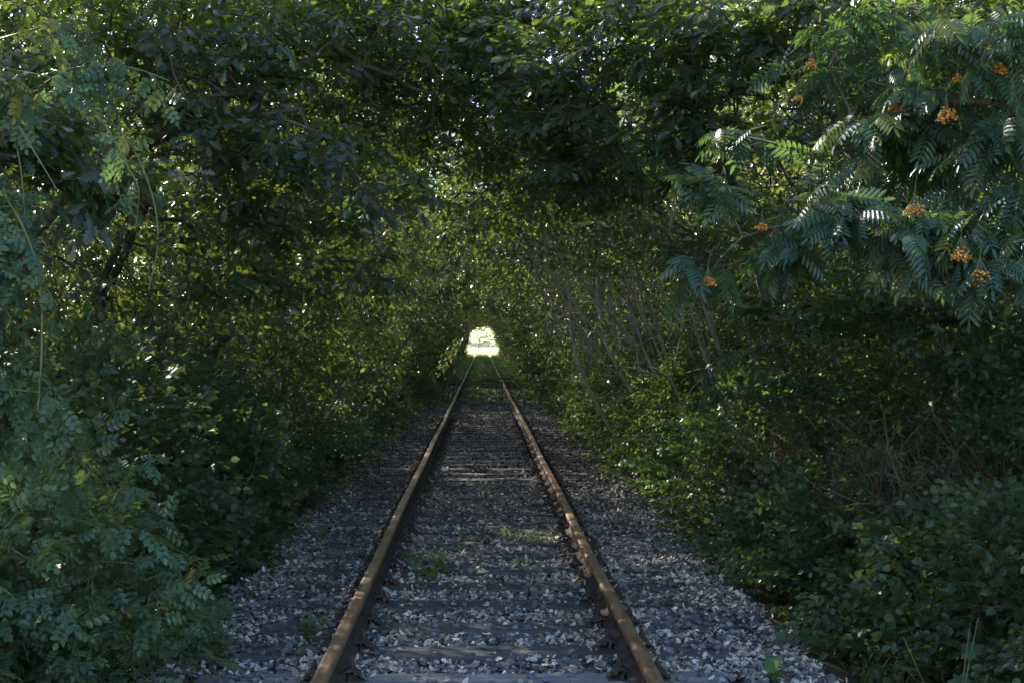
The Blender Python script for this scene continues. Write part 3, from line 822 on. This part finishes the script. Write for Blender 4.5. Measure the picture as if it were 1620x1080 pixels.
# ---- climbing rose at the left edge: hanging curtain and long arching canes
rose_sprays = []
for q in range(6):
    pos, d, n, sa, sb = [], [], [], [], []
    pts = curve_pts([(0, 0, 0), (.16, random.uniform(-.03, .03), .01), (.32, random.uniform(-.06, .06), -.06)], 7)
    for i in range(6): sa.append(pts[i]); sb.append(pts[i + 1])
    for k in range(9):
        f = k / 8 * 5.99; j = int(f); p = pts[j] + (pts[j + 1] - pts[j]) * (f - j)
        a = math.radians(random.uniform(35, 85)) * (1 if k % 2 else -1) * (1 if k < 8 else .1)
        pos.append(p); d.append((math.cos(a), math.sin(a), random.uniform(-.5, .2))); n.append((random.gauss(0, .3), random.gauss(0, .3), 1))
    rose_sprays.append((np.array(pos), norm(np.array(d, float)), norm(np.array(n)), np.array(sa), np.array(sb)))

rose_half = [(r[0] * .55, r[1], r[2], r[3] * .55, r[4] * .55) for r in rose_sprays]
def cane(pts_px, n=30):
    return curve_pts([at(*p) for p in pts_px], n)
base = np.array([-3.3, 6.6, -.4])
canes = [cane([(-60, 60, 6.4), (0, 105, 6.2), (90, 128, 6.0), (160, 190, 5.9), (200, 262, 5.9), (219, 300, 5.9), (214, 365, 5.95)]),
         cane([(-60, 80, 6.5), (0, 62, 6.3), (60, 45, 6.1), (112, 31, 6.0), (124, 50, 6.0), (128, 75, 6.0)]),
         cane([(60, 140, 6.2), (105, 112, 6.1), (150, 105, 6.0), (210, 108, 6.0), (268, 128, 6.0)]),
         cane([(130, 160, 6.3), (200, 220, 6.3), (238, 300, 6.3), (250, 380, 6.3), (235, 460, 6.3)]),
         cane([(30, 200, 6.1), (60, 250, 6.0), (90, 300, 6.0)]),
         cane([(-50, 260, 6.2), (20, 330, 6.0), (60, 430, 5.9), (66, 540, 5.9), (60, 650, 5.9)]),
         cane([(0, 120, 6.3), (30, 250, 6.2), (40, 350, 6.1)])]
rng = np.random.default_rng(41); random.seed(41)
T, D = [], []
for ci, c in enumerate(canes):
    dens = [4, 5, 6, 1, 0, 7, 0][ci]
    for k in range(dens):
        f = (.15 + .85 * k / dens) * (len(c) - 1.01); j = int(f); p = c[j] + (c[j + 1] - c[j]) * (f - j)
        T.append(p); D.append(norm(c[j + 1] - c[j]) + rng.normal(0, .8, 3) * np.array([1, 1, .5]) + np.array([0, 0, -.5]))
tb = blob_targets([(-30, 400, 6.1, 42, 150, .35, 52), (-20, 600, 6.1, 50, 110, .35, 36), (-90, 420, 6.2, 90, 260, .5, 60), (20, 150, 6.3, 40, 50, .3, 12)], 42)
T = np.vstack([np.array(T), tb]) - base
D = norm(np.vstack([np.array(D), rng.normal(0, .6, tb.shape) + np.array([.3, -.2, -.5])]))
st = [curve_pts([(0, 0, 0), (.0, -.1, 1.4), c[0] - base + np.array([-.3, 0, .1]), c[0] - base], 12) for c in canes[:2]]
st += [c - base for c in canes]
A, B, ra, rb, _ = grow(st, T, .25, .03, .0016, .34, .05, .0016)
lv, tw = sprays_at(T, D, rose_half, ROSE, .085, .3, twig_r=.0012, tints=np.clip(rng.normal(.45, .24, len(T)), 0, 1))
cp = [poly_tube(c - base, .0055, .0025, 6) for c in canes]
wv, wf, _ = merge([tubes(A, B, ra, rb, 5), tw] + cp)
build_plant("climbing_rose", "climbing rose curtain down the left edge with long canes arching above the rose bush", "climbing plant", None, base, (wv, wf), lv, M['rose'], M['cane'], 'foliage', 'canes')

# ---- shrubs of the left foreground
def shrub(name, label, cat, loc, leafm, woodm, seed, rz=0, **kw):
    w, l = bush_data(seed, **kw)
    return build_plant(name, label, cat, None, loc, w, l, leafm, woodm, 'foliage', 'stems', rz)
rose_b = [tuple([r[0] * .8, r[1], r[2], r[3] * .8, r[4] * .8]) for r in rose_sprays]
shrub("rose_bush", "tall grey green rose bush filling the lower left, under the climbing rose", "bush", (-2.60, 7.1, -.4), M['rose'], M['cane'], 51, N=420, W_=1.2, D_=1.25, H=1.80, leaf=ROSE, lsize=.098, sprays=rose_b)
shrub("rose_bush", "low fresh green rose thicket creeping onto the ballast left of the silver sleeper", "bush", (-2.25, 7.6, -.35), M['rose'], M['cane'], 52, N=330, W_=1.3, D_=.78, H=.72, leaf=ROSE, lsize=.068, sprays=rose_b)
shrub("snowberry_bush", "dark blue green shrub with round leaves in the lower left corner", "bush", (-2.45, 6.25, -.35), M['bush'], M['twig'], 53, N=110, W_=.5, D_=.42, H=1.05, leaf=OVAL, lsize=.060)
shrub("rose_bush", "small yellowing rose shoots at the very bottom left corner", "bush", (-1.98, 6.35, -.4), M['rose'], M['cane'], 60, N=80, W_=.45, D_=.32, H=.5, leaf=ROSE, lsize=.055, sprays=rose_b)
shrub("bush", "dark broad leaved bush under the oak boughs, left of the ballast", "bush", (-2.85, 9.9, -.4), M['bush'], M['twig'], 54, N=420, W_=1.2, D_=1.1, H=2.05, leaf=OVAL, lsize=.072)
shrub("bush", "dark maple leaved bush at the left ballast edge beyond the rose bush", "bush", (-2.72, 12.0, -.4), M['bush'], M['twig'], 55, N=420, W_=1.3, D_=1.05, H=1.9, leaf=MAPLE, lsize=.07)
shrub("bush", "low leafy shrub on the ballast edge in front of the dark maple leaved bush", "bush", (-2.25, 10.3, -.35), M['bush'], M['twig'], 56, N=200, W_=1.3, D_=.52, H=.75, leaf=MAPLE, lsize=.06)
# ---- shrubs of the right foreground
shrub("snowberry_bush", "snowberry thicket with small round leaves, nearest on the right", "bush", (2.95, 7.7, -.4), M['bush'], M['dry'], 61, N=420, W_=1.25, D_=1.1, H=1.2, leaf=OVAL, lsize=.052, nst=16)
shrub("snowberry_bush", "snowberry spilling over the right ballast edge", "bush", (2.62, 9.7, -.4), M['bush'], M['dry'], 62, N=440, W_=1.35, D_=.9, H=1.15, leaf=OVAL, lsize=.052, nst=16)
shrub("snowberry_bush", "sunlit snowberry slope where the right ballast edge bends to the dark trunk", "bush", (2.75, 12.2, -.4), M['bush'], M['dry'], 63, N=460, W_=1.4, D_=1.0, H=1.65, leaf=OVAL, lsize=.052, nst=14)
shrub("snowberry_bush", "tall bare stemmed thicket with brown twigs and leafy top at the right", "bush", (4.0, 9.6, -.4), M['bush'], M['dry'], 64, N=420, W_=1.5, D_=1.15, H=2.05, leaf=OVAL, lsize=.045, nst=60, bare=1.5)
shrub("snowberry_bush", "dark thicket behind the snowberry slope under the rowan leaves", "bush", (4.1, 12.2, -.4), M['bush'], M['dry'], 65, N=420, W_=1.5, D_=1.2, H=2.2, leaf=OVAL, lsize=.046, nst=40, bare=1.0)
shrub("snowberry_bush", "dark snowberry bush at the lower right edge behind the maple seedling", "bush", (3.3, 6.2, -.45), M['bush'], M['dry'], 66, N=320, W_=.8, D_=.85, H=1.35, leaf=OVAL, lsize=.046, nst=18)
def brush(name, label, loc, seed, n, W_, D_, H):
    """dead brushwood: thin forking twigs"""
    g = np.random.default_rng(seed); A, B, r = [], [], []
    for k in range(n):
        p = np.array([g.uniform(-D_, D_), g.uniform(-W_, W_), g.uniform(-.1, H * .5)]); v = norm(np.array([g.normal(-.3, .5), g.normal(0, .5), g.normal(.7, .4)]))
        th = g.uniform(.0015, .007)
        for s in range(6):
            q = p + v * g.uniform(.06, .14); A.append(p); B.append(q); r.append(th * (1 - s / 7)); v = norm(v + g.normal(0, .22, 3) - np.array([0, 0, .05]))
            if g.random() < .5:
                v2 = norm(v + g.normal(0, .6, 3)); A.append(q); B.append(q + v2 * g.uniform(.05, .2)); r.append(g.uniform(.001, .003))
            p = q
    r = np.array(r); V, Fc = tubes(A, B, r, r * .75, 4)
    tag(mesh(name, V, Fc, M['dry'], loc=loc, smooth=True), label, "brushwood")
brush("brushwood", "tangle of bare brown twigs in the shade below the rowan branches", (3.05, 9.2, .45), 71, 190, .6, .5, .55)
brush("brushwood", "thin dead twigs standing among the snowberry slope at the right", (2.6, 11.4, .3), 72, 110, .8, .55, .9)
brush("brushwood", "bare brown twigs at the dark left side under the oak boughs", (-2.4, 11.2, .2), 73, 110, .9, .45, .9)

# ---- more wood beside the camera's clearing: keeps the low sun off the near track
def regrow(seed, spec_N, leafT, ls, H):
    w, l = wall_tree_data(seed, spec_N, H, .8, leafT, ls, 3)
    return w, l
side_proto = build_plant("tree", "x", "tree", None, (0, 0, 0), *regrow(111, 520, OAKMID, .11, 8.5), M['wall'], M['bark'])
for (x, y, rz, lab) in [(-5.9, 6.7, 0, "leafy tree standing behind the rose bush at the left"), (-6.2, 14.6, 0, "leafy tree behind the large left oak"),
                        (-7.2, 6.4, 0, "leafy tree left of the clearing, behind the climbing rose"), (6.6, 7.4, math.pi, "leafy tree behind the rowan at the right"),
                        (5.6, 11.2, math.pi, "leafy tree between the rowan and the right oak, in the shade")]:
    copy_tree(side_proto, (x, y, -.4), rz, lab, None, (1, 1, 1.3), "tree")
ub = build_plant("undergrowth_bush", "x", "bush", None, (0, 0, 0), *bush_data(211, 420, 2.0, 1.5, 2.3, LOW, .075), M['wall'], M['twig'], 'foliage', 'stems')
g = np.random.default_rng(9)
for side, word in ((-1, "left"), (1, "right")):
    y = 7.0; ku = -1
    while y < 90:
        X = g.uniform(4.7, 6.2)
        ku += 1
        copy_tree(ub, (side * X, y, -.4), g.uniform(0, 6.28), ("undergrowth bush in the dark wood behind the %s ballast edge bushes, %s from the camera" % (word, ORD[ku]) if y < 34 else "distant undergrowth bush in the dark wood behind the bushes of the %s ballast edge" % word), "undergrowth in the %s wood" % word, g.uniform(.9, 1.25))
        y += g.uniform(2.6, 3.6)
for p in (side_proto, ub):
    for ch in list(p.children): bpy.data.objects.remove(ch)
    bpy.data.objects.remove(p)

# ---- slender brown trunk at mid distance on the left
sx, sy = -2.15, 45.0
blob_plant("slender_tree", "slender straight brown trunk standing at the left edge deep in the tunnel", "tree", (sx, sy, -.4),
    [[(sx, sy, -.4), (sx + .02, sy, 1.5), (sx - .02, sy, 3.2), (sx + .1, sy, 5.0)]], [(655, 430, 45, 22, 26, 1.0, 50)], 81,
    wall_sprays, LOW, .10, M['wall'], M['bark'], r0=.028, expo=.28)

# ---- leaning coppice stems at the right, bark lightened to paint sunlight on them
def coppice(label, bx, by, tops, seed, rad=.035, crown_n=40):
    global rng
    rng = np.random.default_rng(seed); random.seed(seed)
    base = np.array([bx, by, -.4]); parts, tips = [], []
    for (tx, ty, tz) in tops:
        b = np.array([bx + rng.normal(0, .4), by + rng.normal(0, .6), -.4]); t = np.array([tx, ty, tz])
        c = curve_pts([b, b + (t - b) * .4 + np.array([.12, 0, .1]) + rng.normal(0, .16, 3), b + (t - b) * .72 + np.array([.12, 0, .12]) + rng.normal(0, .2, 3), t], 12) - base
        parts.append(poly_tube(c, rad * rng.uniform(.45, 1.45), rad * .3, 7)); tips.append(c[-1])
        for k in range(15):
            j = rng.integers(3, 11); v = norm(np.array([rng.normal(-.5, .6), rng.normal(0, .6), rng.normal(.3, .4)])); L = rng.uniform(.3, .9)
            parts.append(poly_tube(curve_pts([c[j], c[j] + v * L * .5 + np.array([0, 0, .05]), c[j] + v * L], 5), .007, .003, 4))
            tips.append(c[j] + v * L)
    tips = np.array(tips); P = np.vstack([tips + rng.normal(0, .15, tips.shape), tips[rng.integers(0, len(tips), crown_n)] + rng.normal(0, .4, (crown_n, 3)) + np.array([0, 0, .35])])
    P = P[(P[:, 2] > 3.2) | (rng.random(len(P)) < .12)]
    lv, tw = sprays_at(P, norm(rng.normal(0, 1, P.shape) + np.array([-.4, 0, 0])), wall_sprays, LOW, .085, .3, tints=np.clip(rng.normal(.5, .22, len(P)), 0, 1))
    V, Fc, _ = merge(parts + ([tw] if tw else []))
    build_plant("coppice_tree", label, "tree", "leaning coppice stems at the right", base, (V, Fc), lv, M['wall'], M['sunbark'], 'crown', 'stems')
def fan(bx, by, n, x0, x1, z0, z1, seed):
    g = np.random.default_rng(seed); t = np.linspace(0, 1, n)
    return [(x0 + (x1 - x0) * u + g.normal(0, .35), by + g.normal(0, .7), z0 + (z1 - z0) * u + g.normal(0, .15)) for u in t]
coppice("sunlit leaning stems at the right, nearest the dark oak trunk", 3.5, 16.0, fan(3.5, 16.0, 10, .9, 2.8, 4.1, 5.0, 1), 91, .023)
coppice("sunlit leaning stems at the right, second clump from the dark oak trunk", 3.2, 19.5, fan(3.2, 19.5, 11, .1, 2.0, 4.0, 4.9, 2), 92, .027)
coppice("sunlit leaning stems at the right, third clump, reaching lowest over the rails", 3.0, 23.5, fan(3.0, 23.5, 11, -.2, 1.5, 3.8, 4.7, 3), 93, .032)
coppice("sunlit leaning stems at the right, farthest clump above the sunlit bush", 2.9, 29, fan(2.9, 29, 7, .0, 1.5, 3.8, 4.7, 4), 94, .038)

# ================================================================== weeds on the track
def weed(name, label, loc, h, n, leafT, lsize, leafm, seed, cat="weed", spread=.5, stems=5, group=None):
    g = np.random.default_rng(seed); pos, d, nn, A, B = [], [], [], [], []
    for k in range(stems):
        a = g.uniform(0, 6.28); top = np.array([math.cos(a) * h * spread * g.random(), math.sin(a) * h * spread * g.random(), h * g.uniform(.6, 1)])
        c = curve_pts([(0, 0, -.03), top * .5 + g.normal(0, .01, 3), top], 6)
        for i in range(5): A.append(c[i]); B.append(c[i + 1])
        m_ = max(3, n // stems)
        for i in range(m_):
            f = (.2 + .8 * i / m_) * 4.99; j = int(f); p = c[j] + (c[j + 1] - c[j]) * (f - j); az = g.uniform(0, 6.28)
            pos.append(p); d.append((math.cos(az), math.sin(az), g.uniform(-.2, .6))); nn.append((g.normal(0, .3), g.normal(0, .3), 1))
    L = place(leafT, np.array(pos), np.array(d, float), np.array(nn), lsize * g.uniform(.7, 1.25, len(pos)), np.clip(g.normal(.5, .25, len(pos)), 0, 1))
    t = tag(empty(name, loc), label, cat, group)
    mesh("leaves", *L[:2], leafm, t, L[2]); mesh("stem", *tubes(A, B, np.full(len(A), .0022), np.full(len(A), .0018), 4), M['cane'], t)
def gpt(px, py, z=0.0):
    d = F * (CAMZ - z) / (py - 540); return at(px, py, d)
weed("weed", "bright green leafy weed against the outside of the left rail", gpt(492, 1018), .17, 46, OVAL, .055, M['weed'], 501)
weed("weed", "taller broad leaved weed between the rails near the left rail", gpt(672, 915), .24, 40, OVAL, .075, M['weed'], 502, spread=.9, stems=6)
weed("rose_seedling", "bushy rose seedling on the ballast left of the left rail", gpt(352, 1045), .22, 60, ROSE, .05, M['rose'], 503, spread=1.0, stems=12)
weed("seedling", "tiny green seedling between the rails above the taller weed", gpt(728, 868), .07, 10, OVAL, .035, M['weed'], 504)
weed("weed", "low yellowing weed on the left ballast shoulder by the dark bush", gpt(512, 850), .13, 22, OVAL, .05, M['weed'], 505)
weed("maple_seedling", "small maple leaved weed at the foot of the right rail", gpt(1008, 1072), .08, 9, MAPLE, .05, M['weed'], 506)
weed("dock_plant", "single broad upright leaf standing on the right ballast shoulder", gpt(1226, 1076), .05, 4, OVAL, .12, M['weed'], 507, spread=.2, stems=1)
weed("maple_seedling", "pale green maple seedling with large leaves in the lower right corner", (2.16, 6.25, -.2), .62, 10, MAPLE, .13, M['bush'], 508, spread=.6, stems=4)
weed("seedling", "small weed on the left shoulder beside the third sleeper", gpt(395, 940), .08, 16, OVAL, .04, M['weed'], 509)
weed("seedling", "green sprig growing on the ballast left of the rail, in front of the leafy shrub", gpt(432, 905), .10, 18, OVAL, .045, M['weed'], 510)

def tuft(name, label, loc, h, n, r, seed, m='grass', group="grass tufts on the track"):
    g = np.random.default_rng(seed); V, Fc, T = [], [], []
    for k in range(n):
        a = g.uniform(0, 6.28); rr = r * g.random() ** .5; b = np.array([rr * math.cos(a), rr * math.sin(a), -.03]); hh = h * g.uniform(.45, 1.1)
        ln = np.array([g.normal(0, .35), g.normal(0, .35), 0]) * hh; w = np.array([math.sin(a), -math.cos(a), 0]) * g.uniform(.0015, .0034)
        o = len(V)
        for t_, ww in ((0, 1), (.5, .8), (.85, .4)):
            p = b + np.array([0, 0, hh * t_ * (1 - .25 * t_)]) + ln * t_ * t_; V += [p - w * ww, p + w * ww]
        V.append(b + np.array([0, 0, hh * .72]) + ln)
        Fc += [(o, o + 1, o + 3), (o, o + 3, o + 2), (o + 2, o + 3, o + 5), (o + 2, o + 5, o + 4), (o + 4, o + 5, o + 6)]; T += [g.random()] * 7
    tag(mesh(name, np.array(V), np.array(Fc), M[m], tint=T, loc=tuple(float(v) for v in loc)), label, "grass tuft", group)
tuft("grass_tuft", "feathery grass tuft in the middle of the track, left of the right rail", gpt(848, 858),   .20, 120, .17, 601)
tuft("grass_tuft", "smaller grass tuft left of the feathery one", gpt(800, 845), .14, 70, .14, 602)
tuft("grass_tuft", "wispy grass beside the inside of the right rail", gpt(985, 1005), .19, 26, .05, 603)
tuft("grass_tuft", "wispy grass leaning on the inside of the left rail", gpt(588, 945), .14, 30, .05, 604)
tuft("grass_tuft", "short grass on the silver sleeper, right of centre", gpt(862, 1076), .045, 40, .05, 605)
tuft("grass_tuft", "short grass on the silver sleeper, at its middle", gpt(738, 1076), .04, 46, .06, 606)
tuft("grass_tuft", "low grass between the sleepers below the smaller tuft", gpt(822, 890), .12, 90, .08, 607)
tuft("grass_tuft", "dry yellow grass at the right ballast edge near the corner", gpt(1405, 1100, -.2), .34, 90, .22, 608, group=None)
tuft("grass_tuft", "tall dry grass under the dark snowberry bush in the lower right corner", (2.55, 6.3, -.35), .55, 80, .3, 609, group=None)
tuft("grass_tuft", "grass tuft on the right ballast shoulder beside the snowberry edge", gpt(1050, 860), .10, 50, .12, 610, group=None)

for k, (px, py, z, lab, hh, lt, ls) in enumerate([
        (300, 985, -.06, "low rose shoot on the stones right of the rose thicket", .16, ROSE, .045), (408, 895, -.08, "small weed between the leafy shrub and the ballast at the left", .15, MAPLE, .05),
        (470, 852, -.05, "green shoot at the left ballast edge below the maple leaved bush", .14, OVAL, .045), (545, 772, -.05, "weed at the left ballast edge beside the thin fallen twig", .16, OVAL, .05),
        (758, 858, 0, "tiny sprig in the middle of the track left of the feathery grass", .06, OVAL, .03), (1012, 1050, 0, "thin sprig touching the inside of the right rail near the bottom", .12, ROSE, .035),
        (700, 905, 0, "drooping bright leaf sprig right of the taller broad leaved weed", .10, OVAL, .06), (1075, 868, -.03, "little weed on the right shoulder above the grass tuft", .10, OVAL, .04),
        (1160, 930, -.06, "small seedling at the right ballast edge below the snowberry", .12, OVAL, .045), (1300, 1030, -.08, "broad leaved seedling at the right ballast edge near the corner", .14, MAPLE, .06)]):
    weed("seedling", lab, gpt(px, py, z), hh, 26, lt, ls, M['weed'], 520 + k, spread=.8)

# violet flower and pale stick
fp = gpt(868, 972); A_ = np.linspace(0, 5.03, 5)
V = [(0, 0, 0)]; Fc = []
for a in A_:
    o = len(V); V += [(.016 * math.cos(a - .4), .016 * math.sin(a - .4), .006), (.022 * math.cos(a), .022 * math.sin(a), .010), (.016 * math.cos(a + .4), .016 * math.sin(a + .4), .006)]
    Fc += [(0, o, o + 1), (0, o + 1, o + 2)]
tag(mesh("violet_flower", np.array(V), np.array(Fc), M['violet'], loc=tuple(fp + np.array([0, 0, .05]))), "tiny violet flower on the ballast in the middle of the track", "flower")
def stick(label, P, r, seed):
    g = np.random.default_rng(seed); P = np.array(P, float); b = P[0].copy(); c = curve_pts(P - b, 14); parts = [poly_tube(c, r, r * .5, 7)]
    for k in (4, 8, 10):
        v = np.array([g.normal(0, .25), g.normal(0, .2), .10]); parts.append(poly_tube(np.array([c[k], c[k] + v * .5, c[k] + v]), r * .5, r * .2, 5))
    V, Fc, _ = merge(parts); tag(mesh("fallen_branch", V, Fc, M['dry'], smooth=True, loc=tuple(b)), label, "branch")
stick("pale fallen branch lying across the right rail deep in the tunnel", [(-.1, 54, .10), (.4, 54.2, .16), (.78, 54.1, .22), (1.5, 54.6, .10)], .03, 1)
stick("thin fallen twig on the left ballast shoulder by the left rail", [tuple(gpt(560, 775)), tuple(gpt(600, 772) + np.array([0, 0, .03])), tuple(gpt(640, 770))], .012, 2)
stick("dark twig lying on the ballast below the rose seedling", [tuple(gpt(225, 1052, -.05)), tuple(gpt(270, 1040) + np.array([0, 0, .02])), tuple(gpt(320, 1030))], .008, 3)

# ---- green cover on the far track, grass by the rails
def cover(name, label, n, fy, fx, hfun, seed, m, leafT=LOW, ls=(.05, .09), zb=None):
    g = np.random.default_rng(seed); y = fy(g, n); x = fx(g, n, y)
    h = hfun(x, y) * g.random(n) ** .7; ok = h > .012; x, y, h = x[ok], y[ok], h[ok]; n = len(x)
    z = np.where(np.abs(x) < 1.9, -.02, -.3) + h
    d = np.stack([g.normal(size=n), g.normal(size=n), g.normal(.35, .4, n)], 1); nn = np.stack([g.normal(0, .4, n), g.normal(0, .4, n), np.ones(n)], 1)
    V, Fc, T = place(leafT, np.stack([x, y, z], 1), d, nn, g.uniform(*ls, n), np.clip(g.normal(.5, .25, n), 0, 1))
    tag(mesh(name, V, Fc, M[m], tint=T), label, "weeds", kind='stuff')
def hmask(x, y):
    p = vnoise(x * 1.1, y * .35, 3)
    a = np.clip((y - 50) / 22, 0, 1) * .22 + np.where((y > 36) & (y < 47), .13, 0) * np.clip(p + .7, 0, 1) + .12 * np.clip((y - 95) / 15, 0, 1)
    side = np.where(np.abs(x) > 1.45, .25 * np.clip((y - 12) / 10, .0, 1), 0)
    h = (a * np.clip(p + .9, .15, 1.4)) + side * np.clip(p + .5, 0, 1.2)
    return np.where(np.abs(np.abs(x) - .75) < .17, np.minimum(h, .07), h)
cover("track_weeds", "green weeds and grass growing over the far track", 60000, lambda g, n: 14 + 134 * g.random(n) ** .8, lambda g, n, y: g.uniform(-2.5, 2.5, n), hmask, 700, 'weed')

# ================================================================== beyond the tunnel: sunny meadow and trees
xs = np.linspace(-90, 90, 19); ys = np.array([150, 156, 165, 180, 210, 260, 330.])
gx, gy = np.meshgrid(xs, ys); gz = np.full(gx.shape, .03) + .02 * (gy > 152)
V = np.stack([gx, gy, gz], -1).reshape(-1, 3); nx = len(xs); i = (np.arange(len(ys) - 1)[:, None] * nx + np.arange(nx - 1)[None]).ravel()
M['meadow'] = noisy("glare painted meadow", [(.3, (.34, .36, .16)), (.7, (.60, .56, .36))], 1.2, .9, .1)  # pale stops paint the dazzle of the open ground into the meadow
tag(mesh("meadow", V, np.stack([i, i + 1, i + nx + 1, i + nx], 1), M['meadow']), kind='structure')
g = np.random.default_rng(88); n = 22000
y = 150 + 70 * g.random(n) ** 1.5; x = g.uniform(-16, 16, n)
V, Fc, T = place((np.array([(0, -.03, 0), (0, .03, 0), (1, 0, 0.)]), np.array([(0, 1, 2)])), np.stack([x, y, np.full(n, .04)], 1), np.stack([g.normal(0, .25, n), g.normal(0, .25, n), np.ones(n)], 1), np.stack([g.normal(0, .2, n), -np.ones(n), np.zeros(n)], 1), g.uniform(.35, 1.0, n), g.random(n))
tag(mesh("meadow_grass", V, Fc, M['straw'], tint=T), "sunlit pale grass of the meadow beyond the end of the tunnel", "grass", kind='stuff')
mw, ml = wall_tree_data(131, 260, 8.5, .5, LOW, .17, 2)
mt = build_plant("tree", "yellow green sunlit tree in the meadow, seen through the right of the opening", "tree", None, (3.2, 186, -.3), mw, ml, M['glareleaf'], M['bark'], rz=1.0)
copy_tree(mt, (-5.2, 178, -.3), 2.0, "green tree beyond the opening at its left", None, 1.0)
mid = copy_tree(mt, (-.6, 245, -.5), .5, "pale bluish far tree in the middle of the bright opening", None, 1.0)
for ch in mid.children:
    if ch.name.startswith("crown"):
        ch.data = ch.data.copy(); ch.data.materials.clear(); ch.data.materials.append(M['rowan'])
for k, (x, y) in enumerate([(-14, 240), (-8, 262), (8, 240), (15, 260), (24, 250), (-24, 250), (-1, 300), (11, 300), (-12, 300)]):
    copy_tree(mt, (x, y, -.5), k * 1.3, "tree at the far edge of the meadow beyond the opening", "trees along the far edge of the meadow", 1.35)
